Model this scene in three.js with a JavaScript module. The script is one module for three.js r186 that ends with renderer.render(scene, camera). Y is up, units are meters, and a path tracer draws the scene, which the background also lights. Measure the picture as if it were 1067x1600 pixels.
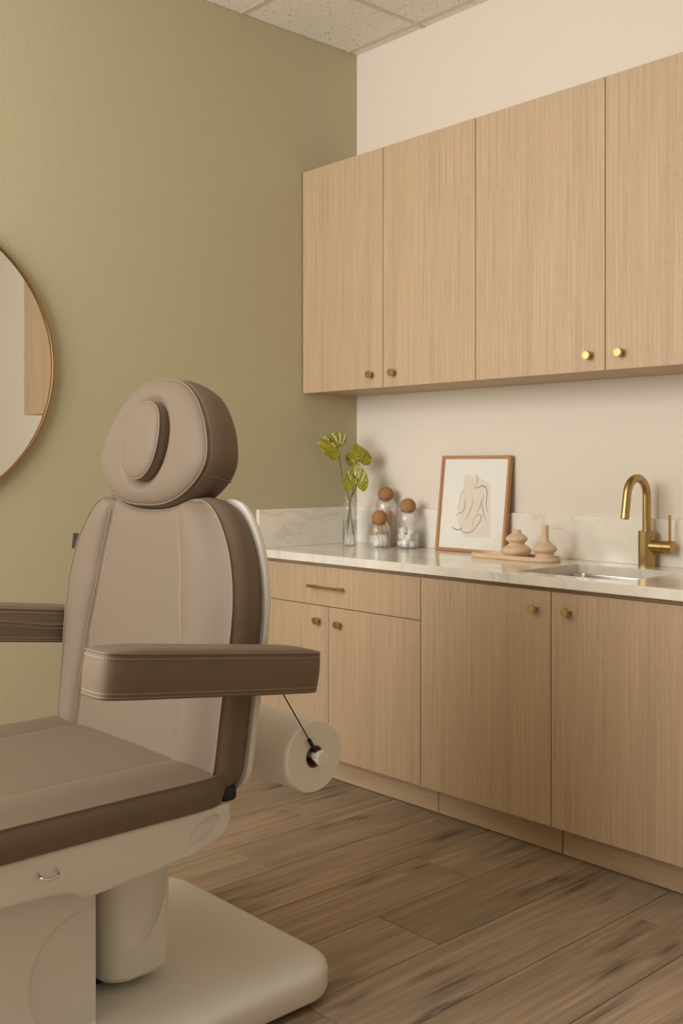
import * as THREE from 'three';
import { RoundedBoxGeometry } from 'three/addons/geometries/RoundedBoxGeometry.js';
import { mergeGeometries, mergeVertices, toCreasedNormals } from 'three/addons/utils/BufferGeometryUtils.js';
import { RectAreaLightUniformsLib } from 'three/addons/lights/RectAreaLightUniformsLib.js';
import { Brush, Evaluator, SUBTRACTION } from 'three-bvh-csg';

// ---------------------------------------------------------------- camera, light, exposure
const scene = new THREE.Scene();
const camera = new THREE.PerspectiveCamera(2 * Math.atan(800 / 1633.26) * 180 / Math.PI, 1067 / 1600, 0.05, 60);
camera.position.set(3.5272, 1.2734, 3.3178);
camera.lookAt(3.5272 - 0.738, 1.2734, 3.3178 - 0.674);
camera.setViewOffset(1067, 1600, 0, 74.5, 1067, 1600);          // lens shifted down, verticals stay vertical
camera.updateProjectionMatrix();

const renderer = new THREE.WebGLRenderer({ antialias: true });
renderer.toneMapping = THREE.LinearToneMapping;
renderer.toneMappingExposure = 1.0;
renderer.shadowMap.enabled = true;
scene.background = new THREE.Color().setRGB(1.0, 0.96, 0.9);

RectAreaLightUniformsLib.init();
const WIN = { x0: 0.1, x1: 2.1, y0: 1.15, y1: 3.0, z: 4.5 };   // window in the wall behind the camera, at its left end
const daylight = new THREE.RectAreaLight(new THREE.Color().setRGB(1.0, 0.985, 0.955), 10.3, WIN.x1 - WIN.x0 - 0.1, WIN.y1 - WIN.y0 - 0.1);
daylight.position.set((WIN.x0 + WIN.x1) / 2, (WIN.y0 + WIN.y1) / 2, WIN.z - 0.01);
daylight.lookAt((WIN.x0 + WIN.x1) / 2, (WIN.y0 + WIN.y1) / 2, 0);
daylight.name = 'window_daylight';
scene.add(daylight);

// ---------------------------------------------------------------- helpers
const RX = 4.8, RZ = 4.5, RH = 3.164;
let seed = 7;
const rnd = () => { seed = (seed * 1664525 + 1013904223) >>> 0; return seed / 4294967296; };
const rr = (a, b) => a + (b - a) * rnd();
const V3 = (x, y, z) => new THREE.Vector3(x, y, z);
const lerp = (a, b, t) => a + (b - a) * t, clamp = (x, a = 0, b = 1) => Math.min(b, Math.max(a, x));
const sst = (a, b, x) => { const t = clamp((x - a) / (b - a)); return t * t * (3 - 2 * t); };
const taken = {};
function numbered(n) { const k = taken[n] = (taken[n] ?? -1) + 1; return k ? `${n}_${String(k).padStart(3, '0')}` : n; }
function lit(m) { m.castShadow = true; m.receiveShadow = true; return m; }
function thing(name, label, category, pos = [0, 0, 0], group) {
  const o = new THREE.Group(); o.name = numbered(name); o.position.set(...pos); scene.add(o);
  o.userData = { label, category }; if (group) o.userData.group = group;
  return o;
}
function single(name, geo, mat, label, category, pos = [0, 0, 0], group) {
  const o = lit(new THREE.Mesh(geo, mat)); o.name = numbered(name); o.position.set(...pos); scene.add(o);
  o.userData = { label, category }; if (group) o.userData.group = group;
  return o;
}
function part(parent, name, geo, mat, label) {
  const o = lit(new THREE.Mesh(geo, mat)); o.name = name; parent.add(o); if (label) o.userData.label = label; return o;
}
function struct(name, label) { const o = new THREE.Group(); o.name = name; o.userData = { kind: 'structure', label }; scene.add(o); return o; }
// box from min to max corner with softened edges and uv in metres (u along x or z, v along y; top faces x,z)
function metreUV(g, ou = 0, ov = 0, swap = false) {
  if (g.index) g = g.toNonIndexed();
  const p = g.attributes.position, n = p.count, uv = new Float32Array(n * 2);
  const a = V3(), b = V3(), c = V3(), e = V3();
  for (let i = 0; i < n; i += 3) {
    a.fromBufferAttribute(p, i); b.fromBufferAttribute(p, i + 1); c.fromBufferAttribute(p, i + 2);
    e.copy(b).sub(a).cross(c.clone().sub(a)); const ax = Math.abs(e.x), ay = Math.abs(e.y), az = Math.abs(e.z);
    [a, b, c].forEach((q, k) => {
      let u, v;
      if (az >= ax && az >= ay) { u = q.x; v = q.y; } else if (ax >= ay) { u = q.z; v = q.y; } else { u = q.z; v = q.x; }
      if (swap) [u, v] = [v, u];
      uv[(i + k) * 2] = u + ou; uv[(i + k) * 2 + 1] = v + ov;
    });
  }
  g.setAttribute('uv', new THREE.BufferAttribute(uv, 2)); return g;
}
function box(x0, y0, z0, x1, y1, z1, r = 0.001, ou = 0, ov = 0, swap = false) {
  const w = x1 - x0, h = y1 - y0, d = z1 - z0;
  let g = r > 0 ? new RoundedBoxGeometry(w, h, d, 1, Math.min(r, w / 2.01, h / 2.01, d / 2.01)) : new THREE.BoxGeometry(w, h, d);
  g.translate((x0 + x1) / 2, (y0 + y1) / 2, (z0 + z1) / 2);
  return metreUV(g, ou, ov, swap);
}
function merge(list) {
  list = list.map(g => { g = g.index ? g.toNonIndexed() : g; if (!g.attributes.uv) g = metreUV(g); for (const k of Object.keys(g.attributes)) if (!['position', 'normal', 'uv'].includes(k)) g.deleteAttribute(k); return g; });
  return mergeGeometries(list);
}
function tube(pts, r, n = 40, radial = 8, closed = false) { return new THREE.TubeGeometry(new THREE.CatmullRomCurve3(pts, closed, 'centripetal'), n, r, radial, closed); }
function rod(a, b, r, radial = 12) {
  const d = b.clone().sub(a), g = new THREE.CylinderGeometry(r, r, d.length(), radial);
  g.applyQuaternion(new THREE.Quaternion().setFromUnitVectors(V3(0, 1, 0), d.clone().normalize())); g.translate((a.x + b.x) / 2, (a.y + b.y) / 2, (a.z + b.z) / 2); return g;
}
function lathe(profile, n = 40) { return toCreasedNormals(new THREE.LatheGeometry(profile.map(([r, y]) => new THREE.Vector2(r, y)), n), 0.6); }
function smoothLathe(profile, n = 48, steps = 60) {
  const c = new THREE.CatmullRomCurve3(profile.map(([r, y]) => V3(r, y, 0)), false, 'centripetal').getPoints(steps);
  return new THREE.LatheGeometry(c.map(p => new THREE.Vector2(Math.max(p.x, 0), p.y)), n);
}
// rings of equal length lofted into a skin, flat caps
function loft(rings, capA = true, capB = true) {
  const n = rings[0].length, pos = [], idx = [];
  rings.forEach(r => r.forEach(p => pos.push(p.x, p.y, p.z)));
  for (let i = 0; i + 1 < rings.length; i++) for (let j = 0; j < n; j++) {
    const a = i * n + j, b = i * n + (j + 1) % n, c = a + n, d = b + n; idx.push(a, b, d, a, d, c);
  }
  const g = new THREE.BufferGeometry(); g.setAttribute('position', new THREE.Float32BufferAttribute(pos, 3)); g.setIndex(idx);
  const caps = [];
  const cap = (r, flip) => {
    const ctr = r.reduce((s, p) => s.add(p), V3(0, 0, 0)).divideScalar(n), q = [];
    for (let j = 0; j < n; j++) { const a = r[j], b = r[(j + 1) % n]; flip ? q.push(ctr, a, b) : q.push(ctr, b, a); }
    const h = new THREE.BufferGeometry(); h.setAttribute('position', new THREE.Float32BufferAttribute(q.flatMap(p => [p.x, p.y, p.z]), 3)); h.computeVertexNormals(); caps.push(h);
  };
  if (capA) cap(rings[0], false); if (capB) cap(rings.at(-1), true);
  return merge([toCreasedNormals(g, 0.7), ...caps].map(h => metreUV(h)));
}
function rrect(hx, hz, r, y, cx = 0, cz = 0, k = 8) {   // rounded rectangle in x,z, counter-clockwise seen from below so that a rising loft faces out
  const out = [];
  [[1, 1, 0], [-1, 1, 1], [-1, -1, 2], [1, -1, 3]].forEach(([sx, sz, q]) => {
    for (let i = 0; i <= k; i++) { const t = (q + i / k) * Math.PI / 2; out.push(V3(cx + sx * (hx - r) + r * Math.cos(t), y, cz + sz * (hz - r) + r * Math.sin(t))); }
  });
  return out.reverse();
}
// an upholstered pad: outline [a,b] counter-clockwise, front height w(a,b,s), boxing of depth thick behind the seam
function resample(pts, N) {
  const c = new THREE.CatmullRomCurve3(pts.map(([x, y]) => V3(x, y, 0)), true, 'centripetal'); c.arcLengthDivisions = 600;
  return c.getSpacedPoints(N).slice(0, N).map(p => [p.x, p.y]);
}
function cushion(outline, ctr, wf, thick, bulge, N = 140, rings = 40) {
  const O = resample(outline, N), pos = [], uv = [], idx = [];
  pos.push(ctr[0], ctr[1], wf(ctr[0], ctr[1], 0)); uv.push(...ctr);
  for (let i = 1; i <= rings; i++) {
    const s = 1 - Math.pow(1 - i / rings, 1.7);
    for (const [a, b] of O) { const x = lerp(ctr[0], a, s), y = lerp(ctr[1], b, s); pos.push(x, y, i === rings ? 0 : wf(x, y, s)); uv.push(x, y); }
  }
  for (let j = 0; j < N; j++) idx.push(0, 1 + j, 1 + (j + 1) % N);
  for (let i = 0; i + 1 < rings; i++) for (let j = 0; j < N; j++) { const a = 1 + i * N + j, b = 1 + i * N + (j + 1) % N; idx.push(a, a + N, b + N, a, b + N, b); }
  const front = new THREE.BufferGeometry(); front.setAttribute('position', new THREE.Float32BufferAttribute(pos, 3)); front.setAttribute('uv', new THREE.Float32BufferAttribute(uv, 2)); front.setIndex(idx); front.computeVertexNormals();
  const M = 12, sp = [], su = [], si = [];
  const nor = O.map((p, j) => { const a = O[(j + N - 1) % N], b = O[(j + 1) % N], dx = b[0] - a[0], dy = b[1] - a[1], l = Math.hypot(dx, dy) || 1; return [dy / l, -dx / l]; });
  for (let i = 0; i <= M + 3; i++) for (let j = 0; j <= N; j++) {
    const k = j % N, t = Math.min(i / M, 1), e = i > M ? [0.006, 0.03, 0.06][i - M - 1] : 0, off = bulge * Math.sin(Math.PI * (0.08 + 0.92 * t)) - bulge * Math.sin(Math.PI * 0.08) - e;
    sp.push(O[k][0] + nor[k][0] * off, O[k][1] + nor[k][1] * off, -thick * t - (i > M ? 0.004 * (i - M) / 3 : 0)); su.push(j * 0.01, -thick * t);
  }
  for (let i = 0; i < M + 3; i++) for (let j = 0; j < N; j++) { const a = i * (N + 1) + j, b = a + 1, c = a + N + 1; si.push(a, c, c + 1, a, c + 1, b); }
  const side = new THREE.BufferGeometry(); side.setAttribute('position', new THREE.Float32BufferAttribute(sp, 3)); side.setAttribute('uv', new THREE.Float32BufferAttribute(su, 2)); side.setIndex(si); side.computeVertexNormals();
  const bp = [], last = (M + 3) * (N + 1);
  for (let j = 0; j < N; j++) { const q = k => sp.slice((last + k) * 3, (last + k) * 3 + 3); bp.push(ctr[0], ctr[1], -thick - 0.004, ...q(j + 1), ...q(j)); }
  const back = new THREE.BufferGeometry(); back.setAttribute('position', new THREE.Float32BufferAttribute(bp, 3)); back.computeVertexNormals();
  return { geo: merge([front, side, back]), O };
}
function stitches(pts, gap, len, h = 0.0014) {      // a dashed thread along a polyline
  const c = new THREE.CatmullRomCurve3(pts, false, 'centripetal'); c.arcLengthDivisions = 400; const n = Math.floor(c.getLength() / gap), out = [];
  for (let i = 0; i < n; i++) {
    const p = c.getPointAt((i + 0.5) / n), t = c.getTangentAt((i + 0.5) / n), g = new THREE.BoxGeometry(len, h, h);
    g.applyQuaternion(new THREE.Quaternion().setFromUnitVectors(V3(1, 0, 0), t)); g.translate(p.x, p.y, p.z); out.push(g);
  }
  return mergeGeometries(out);
}

// ---------------------------------------------------------------- procedural textures
const hash = (x, y, s) => { let h = Math.imul(x, 374761393) ^ Math.imul(y, 668265263) ^ Math.imul(s, 2147483647 ^ 0x5bd1e995); h = Math.imul(h ^ (h >>> 13), 1274126177); h ^= h >>> 16; return (h >>> 0) / 4294967296; };
function vn(x, y, px, py, s) {   // value noise that tiles with periods px, py
  const xi = Math.floor(x), yi = Math.floor(y), fx = x - xi, fy = y - yi, u = fx * fx * (3 - 2 * fx), v = fy * fy * (3 - 2 * fy);
  const X0 = ((xi % px) + px) % px, X1 = (X0 + 1) % px, Y0 = ((yi % py) + py) % py, Y1 = (Y0 + 1) % py;
  return lerp(lerp(hash(X0, Y0, s), hash(X1, Y0, s), u), lerp(hash(X0, Y1, s), hash(X1, Y1, s), u), v);
}
function fbm(u, v, fx, fy, oct, s) { let a = 0.5, r = 0, w = 0; for (let o = 0; o < oct; o++) { r += a * vn(u * fx, v * fy, fx, fy, s + o); w += a; a *= 0.55; fx *= 2; fy *= 2; } return r / w; }
function texture(w, h, f, srgb, sizeU, sizeV) {
  const d = new Uint8Array(w * h * 4);
  for (let j = 0; j < h; j++) for (let i = 0; i < w; i++) { const c = f(i / w, j / h, i, j), k = (j * w + i) * 4; d[k] = clamp(c[0], 0, 255); d[k + 1] = clamp(c[1], 0, 255); d[k + 2] = clamp(c[2], 0, 255); d[k + 3] = 255; }
  const t = new THREE.DataTexture(d, w, h); t.wrapS = t.wrapT = THREE.RepeatWrapping; t.magFilter = THREE.LinearFilter; t.minFilter = THREE.LinearMipmapLinearFilter; t.generateMipmaps = true;
  if (srgb) t.colorSpace = THREE.SRGBColorSpace; t.repeat.set(1 / sizeU, 1 / sizeV); t.needsUpdate = true; return t;
}
const grey = v => [v, v, v];
// rift-cut oak veneer, 0.5 m x 1.2 m
const oakGrain = (u, v) => {
  const w = u + 0.004 * (fbm(u, v, 4, 3, 2, 90) - 0.5);
  const fine = fbm(w, v, 150, 5, 2, 11), mid = fbm(w, v, 44, 2, 2, 21), broad = fbm(w, v, 7, 2, 2, 31);
  const pore = vn(w * 260, v * 44, 260, 44, 41) > 0.83 ? 1 : 0;
  return { t: (fine - 0.5) * 0.7 + (mid - 0.5) * 0.22 + (broad - 0.5) * 0.24, pore };
};
const oakMap = texture(768, 1024, (u, v) => { const g = oakGrain(u, v), k = 1 + 0.2 * g.t - 0.045 * g.pore; return [189 * k, 162 * (k - 0.01 * g.t), 132 * (k - 0.03 * g.pore)]; }, true, 0.5, 1.2);
const oakBump = texture(768, 1024, (u, v) => { const g = oakGrain(u, v); return grey(150 + 120 * g.t - 60 * g.pore); }, false, 0.5, 1.2);
// floor plank print: u across (0.93 m), v along (2.9 m)
const knots = []; { const s0 = seed; seed = 4242; for (let i = 0; i < 44; i++) knots.push([rnd(), rnd(), rr(0.01, 0.026), rr(0.015, 0.045), rr(0.5, 1)]); seed = s0; }
const floorG = (u, v) => {
  let du = 0, dark = 0;
  for (const [ku, kv, ru, rv, a] of knots) {
    let x = u - ku, y = v - kv; x -= Math.round(x); y -= Math.round(y);
    const q = (x / ru) * (x / ru) + (y / rv) * (y / rv); if (q > 9) continue;
    const e = Math.exp(-q * 0.8); du += 0.018 * a * e * Math.sign(x) * Math.min(1, Math.abs(x) / ru * 3);
    dark += a * Math.exp(-q * 1.1);
  }
  const w = u + du + 0.02 * (fbm(u, v, 5, 5, 3, 61) - 0.5);
  const fine = fbm(w, v, 230, 10, 2, 5), mid = fbm(w, v, 62, 6, 3, 15), broad = fbm(u, v, 6, 4, 3, 25), cath = 0.5 + 0.5 * Math.sin(60 * fbm(w, v, 9, 3, 2, 35) + 20 * w);
  const streak = Math.max(0, fbm(w, v, 90, 9, 2, 45) - 0.6); dark *= 0.25 + 1.1 * sst(0.4, 0.62, fbm(w, v, 130, 16, 3, 71));
  return { t: (fine - 0.5) * 0.75 + (mid - 0.5) * 0.8 + (broad - 0.5) * 0.9 + (cath - 0.5) * 0.26 * (mid + 0.1) - 0.5 * streak, dark: clamp(dark) };
};
const floorMap = texture(1400, 2048, (u, v) => { const g = floorG(u, v), k = 1 + 0.27 * g.t; const d = 1 - 0.36 * g.dark; return [163 * k * d, 143 * (k - 0.03 * g.t) * d * (1 - 0.03 * g.dark), 123 * (k - 0.06 * g.t) * d]; }, true, 0.93, 2.9);
const floorBump = texture(700, 1024, (u, v) => { const g = floorG(u, v); return grey(140 + 110 * g.t - 60 * g.dark); }, false, 0.93, 2.9);
// pale quartz with wispy warm grey veining, 1.2 m
const marbleMap = texture(1024, 1024, (u, v) => {
  const p = u + 0.09 * (fbm(u, v, 3, 3, 4, 201) - 0.5), q = v + 0.16 * (fbm(u, v, 4, 4, 4, 211) - 0.5);
  const d = fbm(p + q, q, 3, 9, 5, 221), vein = Math.pow(1 - Math.min(1, Math.abs(d - 0.5) * 13), 3) * sst(0.42, 0.66, fbm(u, v, 5, 5, 2, 231));
  const cloud = fbm(p + q, q * 1, 4, 11, 4, 241) - 0.5, speck = fbm(u, v, 130, 130, 2, 251) - 0.5;
  const k = 1 + 0.13 * cloud + 0.03 * speck - 0.075 * vein;
  return [238 * k, (232 - 2 * vein) * k, (220 - 3 * vein) * k];
}, true, 1.2, 1.2);
const peelBump = texture(512, 512, (u, v) => grey(255 * (0.65 * fbm(u, v, 70, 70, 2, 301) + 0.35 * fbm(u, v, 24, 24, 2, 311))), false, 0.5, 0.5);
const leatherBump = texture(512, 512, (u, v) => grey(255 * (0.7 * fbm(u, v, 110, 110, 2, 321) + 0.3 * fbm(u, v, 20, 20, 2, 331))), false, 0.2, 0.2);
const tileSpots = (u, v) => { const a = vn(u * 105, v * 105, 105, 105, 401), b = fbm(u, v, 40, 40, 2, 411); return sst(0.83, 0.93, a) * sst(0.35, 0.55, b); };
const tileMap = texture(768, 768, (u, v) => { const k = 1 - 0.42 * tileSpots(u, v) + 0.06 * (fbm(u, v, 200, 200, 1, 421) - 0.5); return [240 * k, 235 * k, 224 * k]; }, true, 0.61, 0.61);
const tileBump = texture(768, 768, (u, v) => grey(200 - 170 * tileSpots(u, v) + 50 * (fbm(u, v, 90, 90, 2, 431) - 0.5)), false, 0.61, 0.61);
const corkMap = texture(256, 256, (u, v) => { const a = fbm(u, v, 30, 30, 3, 501), b = vn(u * 60, v * 60, 60, 60, 511) > 0.86 ? 1 : 0, k = 1 + 0.5 * (a - 0.5) - 0.32 * b; return [166 * k, 120 * k, 78 * k]; }, true, 0.06, 0.06);
const stoneMap = texture(256, 256, (u, v) => { const k = 1 + 0.16 * (fbm(u, v, 8, 24, 4, 521) - 0.5) + (vn(u * 50, v * 90, 50, 90, 531) > 0.93 ? -0.12 : 0); return [226 * k, 196 * k, 160 * k]; }, true, 0.15, 0.15);
const leafMap = texture(256, 256, (u, v) => { const k = 1 + 0.5 * (fbm(u, v, 10, 10, 3, 541) - 0.5); return [140 * k, 136 * k, 32 * k]; }, true, 0.1, 0.1);
const brushBump = texture(256, 256, (u, v) => grey(255 * fbm(u, v, 6, 120, 2, 551)), false, 0.05, 0.05);

// ---------------------------------------------------------------- materials
const std = o => new THREE.MeshStandardMaterial(o), phy = o => new THREE.MeshPhysicalMaterial(o), col = (r, g, b) => new THREE.Color(`rgb(${r},${g},${b})`);
const M = {
  green: std({ color: col(189, 181, 148), roughness: 0.62, bumpMap: peelBump, bumpScale: 0.0005 }),
  cream: std({ color: col(229, 219, 205), roughness: 0.75, bumpMap: peelBump, bumpScale: 0.0003 }),
  oak: std({ map: oakMap, roughness: 0.55, bumpMap: oakBump, bumpScale: 0.00025 }),
  oakDark: std({ map: oakMap, color: col(244, 208, 168), roughness: 0.5, bumpMap: oakBump, bumpScale: 0.0002 }),
  floorA: std({ map: floorMap, roughness: 0.5, bumpMap: floorBump, bumpScale: 0.0005 }),
  floorB: std({ map: floorMap, color: col(242, 240, 236), roughness: 0.52, bumpMap: floorBump, bumpScale: 0.0005 }),
  floorC: std({ map: floorMap, color: col(250, 244, 240), roughness: 0.5, bumpMap: floorBump, bumpScale: 0.0005 }),
  sub: std({ color: col(52, 40, 30), roughness: 0.9 }),
  tile: std({ map: tileMap, roughness: 0.95, bumpMap: tileBump, bumpScale: 0.0012 }),
  grid: std({ color: col(214, 204, 184), roughness: 0.55 }),
  slab: std({ color: col(120, 112, 100), roughness: 0.95 }),
  marble: phy({ map: marbleMap, roughness: 0.16, clearcoat: 0.3, clearcoatRoughness: 0.08 }),
  brass: phy({ color: new THREE.Color().setRGB(0.48, 0.325, 0.14), metalness: 1, roughness: 0.3, anisotropy: 0.5, bumpMap: brushBump, bumpScale: 0.00004 }),
  knob: phy({ color: new THREE.Color().setRGB(0.56, 0.40, 0.19), metalness: 1, roughness: 0.32 }),
  steel: std({ color: new THREE.Color().setRGB(0.62, 0.6, 0.56), metalness: 1, roughness: 0.28 }),
  chrome: std({ color: new THREE.Color().setRGB(0.8, 0.79, 0.77), metalness: 1, roughness: 0.08 }),
  copper: std({ color: new THREE.Color().setRGB(0.34, 0.19, 0.08), metalness: 1, roughness: 0.4 }),
  mirror: std({ color: new THREE.Color().setRGB(0.86, 0.86, 0.84), metalness: 1, roughness: 0.015 }),
  leather: phy({ color: col(119, 103, 87), roughness: 0.6, specularIntensity: 0.7, bumpMap: leatherBump, bumpScale: 0.00012 }),
  thread: std({ color: col(182, 165, 142), roughness: 0.7 }),
  piping: std({ color: col(126, 111, 96), roughness: 0.45 }),
  plastic: phy({ color: col(230, 227, 219), roughness: 0.38, clearcoat: 0.15, clearcoatRoughness: 0.25 }),
  black: std({ color: col(26, 23, 20), roughness: 0.5 }),
  rubber: std({ color: col(30, 28, 26), roughness: 0.8 }),
  paper: std({ color: col(236, 231, 220), roughness: 0.9 }),
  card: std({ color: col(150, 110, 72), roughness: 0.9 }),
  whiteKnob: std({ color: col(238, 235, 228), roughness: 0.35 }),
  glassware: phy({ color: 0xffffff, roughness: 0.0, transmission: 1, thickness: 0.002, ior: 1.48, transparent: true, opacity: 0.64 }),
  glass: phy({ color: 0xffffff, roughness: 0.02, transmission: 1, thickness: 0, ior: 1.5 }),
  water: phy({ color: 0xffffff, roughness: 0.0, transmission: 1, thickness: 0.05, ior: 1.33 }),
  cork: std({ map: corkMap, roughness: 0.85 }),
  leaf: phy({ map: leafMap, roughness: 0.32, side: THREE.DoubleSide, clearcoat: 0.25, clearcoatRoughness: 0.25 }),
  stem: std({ color: col(112, 116, 40), roughness: 0.5 }),
  spadix: std({ color: col(226, 186, 128), roughness: 0.7 }),
  spadixTip: std({ color: col(70, 56, 30), roughness: 0.7 }),
  cotton: std({ color: col(246, 242, 234), roughness: 1 }),
  stick: std({ color: col(236, 203, 162), roughness: 0.75 }),
  stickDark: std({ color: col(220, 182, 138), roughness: 0.75 }),
  ceramic: std({ color: col(226, 197, 165), roughness: 0.62 }),
  travertine: std({ map: stoneMap, roughness: 0.6 }),
  white: std({ color: col(236, 232, 222), roughness: 0.6 }),
};

// ---------------------------------------------------------------- room shell
{
  const f = struct('floor', 'grey-brown wood plank floor');
  part(f, 'subfloor', box(-0.12, -0.1, -0.12, RX + 0.12, -0.008, RZ + 0.12, 0), M.sub);
  const PW = 0.2325, X0 = 1.8875 - 9 * PW, L = 1.52, joint = { 3: 0.1, 4: 0.866, 5: 1.257, 6: 0.35, 7: 0.855, 8: 1.256, 9: 0.2, 10: 0.72 };
  const mats = [M.floorA, M.floorB, M.floorC]; let k = 0;
  joint[12] = 0.6;
  for (let c = 0; c < 22; c++) {
    const x0 = Math.max(0, X0 + (c + 0) * PW), x1 = Math.min(RX, X0 + (c + 1) * PW); if (x1 - x0 < 0.01) continue;
    let z = (joint[c + 1 - 0] ?? rr(0.1, 1.4)) - L; if (z > 0) z -= L;
    for (; z < RZ; z += L) {
      const a = Math.max(0, z), b = Math.min(RZ, z + L); if (b - a < 0.02) continue; k++;
      const g = new RoundedBoxGeometry(x1 - x0 - 0.0024, 0.012, b - a - 0.0022, 1, 0.0015); g.translate((x0 + x1) / 2, -0.006, (a + b) / 2);
      const h = metreUV(g), uv = h.attributes.uv, ou = (k * 0.377) % 0.93, ov = (k * 0.731) % 2.9;
      for (let i = 0; i < uv.count; i++) { const zz = uv.getX(i), xx = uv.getY(i); uv.setXY(i, xx + ou - x0, zz + ov); }
      const p = part(f, 'plank', h, mats[Math.floor(rnd() * 3)]);
    }
  }
}
{
  const c = struct('ceiling', 'suspended ceiling of speckled tiles in a metal grid');
  part(c, 'slab', box(-0.12, RH + 0.05, -0.12, RX + 0.12, RH + 0.16, RZ + 0.12, 0), M.slab);
  const P = 0.6096, gx = [], gz = [];
  for (let x = 0.426; x < RX; x += P) gx.push(x); for (let z = 0.056; z < RZ; z += P) gz.push(z);
  const xs = [0, ...gx, RX], zs = [0, ...gz, RZ], W = 0.0235;
  gz.forEach(z => part(c, 'ceiling_rail', box(0.001, RH, z - W / 2, RX - 0.001, RH + 0.0025, z + W / 2, 0.0006), M.grid));
  gx.forEach(x => zs.slice(0, -1).forEach((z, i) => { const a = z + (i ? W / 2 : 0.001), b = zs[i + 1] - W / 2; if (b > a) part(c, 'ceiling_rail', box(x - W / 2, RH + 0.0003, a, x + W / 2, RH + 0.0025, b, 0.0006), M.grid); }));
  for (let i = 0; i + 1 < xs.length; i++) for (let j = 0; j + 1 < zs.length; j++) {
    const a = xs[i] + (i ? 0.004 : 0.002), b = xs[i + 1] - 0.004, d = zs[j] + (j ? 0.004 : 0.002), e = zs[j + 1] - 0.004; if (b - a < 0.03 || e - d < 0.01) continue;
    part(c, 'ceiling_tile', box(a, RH + 0.003, d, b, RH + 0.019, e, 0.002, i * 0.19, j * 0.27), M.tile);
  }
}
function wallMesh(name, geo, mat, label) { const m = lit(new THREE.Mesh(geo, mat)); m.name = name; m.userData = { kind: 'structure', label }; scene.add(m); return m; }
wallMesh('wall_left', box(-0.12, -0.1, -0.12, 0, RH + 0.16, RZ + 0.12, 0), M.green, 'sage green painted wall');
wallMesh('wall_back', box(0, -0.1, -0.12, RX + 0.12, RH + 0.16, 0, 0), M.cream, 'cream painted wall behind the cabinets');
wallMesh('wall_right', box(RX, -0.1, 0, RX + 0.12, RH + 0.16, RZ + 0.12, 0), M.cream, 'cream painted side wall');
wallMesh('wall_front', merge([
  box(0, -0.1, RZ, WIN.x0, RH + 0.16, RZ + 0.12, 0), box(WIN.x1, -0.1, RZ, RX, RH + 0.16, RZ + 0.12, 0),
  box(WIN.x0, -0.1, RZ, WIN.x1, WIN.y0, RZ + 0.12, 0), box(WIN.x0, WIN.y1, RZ, WIN.x1, RH + 0.16, RZ + 0.12, 0)]), M.cream, 'cream painted wall with the window');
{
  const w = struct('window_1', 'tall window with a white frame'), t = 0.045, z0 = RZ + 0.03, z1 = RZ + 0.09;
  part(w, 'window_frame', merge([box(WIN.x0, WIN.y0, z0, WIN.x0 + t, WIN.y1, z1, 0.003), box(WIN.x1 - t, WIN.y0, z0, WIN.x1, WIN.y1, z1, 0.003), box(WIN.x0 + t, WIN.y0, z0, WIN.x1 - t, WIN.y0 + t, z1, 0.003), box(WIN.x0 + t, WIN.y1 - t, z0, WIN.x1 - t, WIN.y1, z1, 0.003)]), M.white);
  part(w, 'pane', box(WIN.x0 + t, WIN.y0 + t, z0 + 0.03, WIN.x1 - t, WIN.y1 - t, z0 + 0.034, 0), M.glass);
  part(w, 'window_sill', box(WIN.x0 - 0.03, WIN.y0 - 0.03, RZ - 0.03, WIN.x1 + 0.03, WIN.y0, RZ - 0.001, 0.004), M.white);
}

// ---------------------------------------------------------------- cabinets
const knobGeo = (() => { const g = lathe([[0, 0], [0.0085, 0], [0.0085, 0.002], [0.005, 0.004], [0.005, 0.016], [0.0125, 0.0165], [0.0148, 0.0178], [0.0148, 0.0272], [0.0138, 0.0283], [0.0118, 0.0284], [0.0112, 0.0278], [0, 0.0278]], 36); g.rotateX(Math.PI / 2); return g; })();
function door(parent, x0, x1, y0, y1, z, knob, name = 'door') {
  const d = part(parent, name, box(x0 + 0.0016, y0, z - 0.019, x1 - 0.0016, y1, z, 0.0008, x0 * 1.7 + 0.13, y0 * 0.6), M.oak);
  if (knob) { const k = part(d, 'knob', knobGeo, M.knob); k.position.set(knob[0], knob[1], z); }
  return d;
}
function wallCabinet(label, x0, x1, doors) {
  const y0 = 1.586, y1 = 2.561, z = 0.332, c = thing('wall_cabinet', label, 'cabinet', [0, 0, 0], 'oak wall cabinets');
  part(c, 'body', box(x0, y0 + 0.001, 0.001, x1 - 0.0006, y1 - 0.001, z - 0.0215, 0.0008, x0, 0.3, true), M.oak);
  doors.forEach(([a, b, k]) => door(c, a, b, y0, y1, z, k));
}
wallCabinet('pale oak wall cabinet in the corner against the green wall, two doors with knobs meeting', 0.004, 0.9955, [[0.004, 0.507, [0.443, 1.641]], [0.507, 0.9955, [0.572, 1.641]]]);
wallCabinet('wide pale oak wall cabinet above the sink, second from the green wall', 0.9955, 2.117, [[0.9955, 1.5555, [1.496, 1.639]], [1.5555, 2.117, [1.618, 1.639]]]);
wallCabinet('narrow single-door pale oak wall cabinet, third from the green wall', 2.117, 2.31, [[2.117, 2.31, null]]);
wallCabinet('pale oak wall cabinet ending the row, its edge seen in the mirror', 2.31, 2.77, [[2.31, 2.77, [2.352, 1.641]]]);

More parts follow.
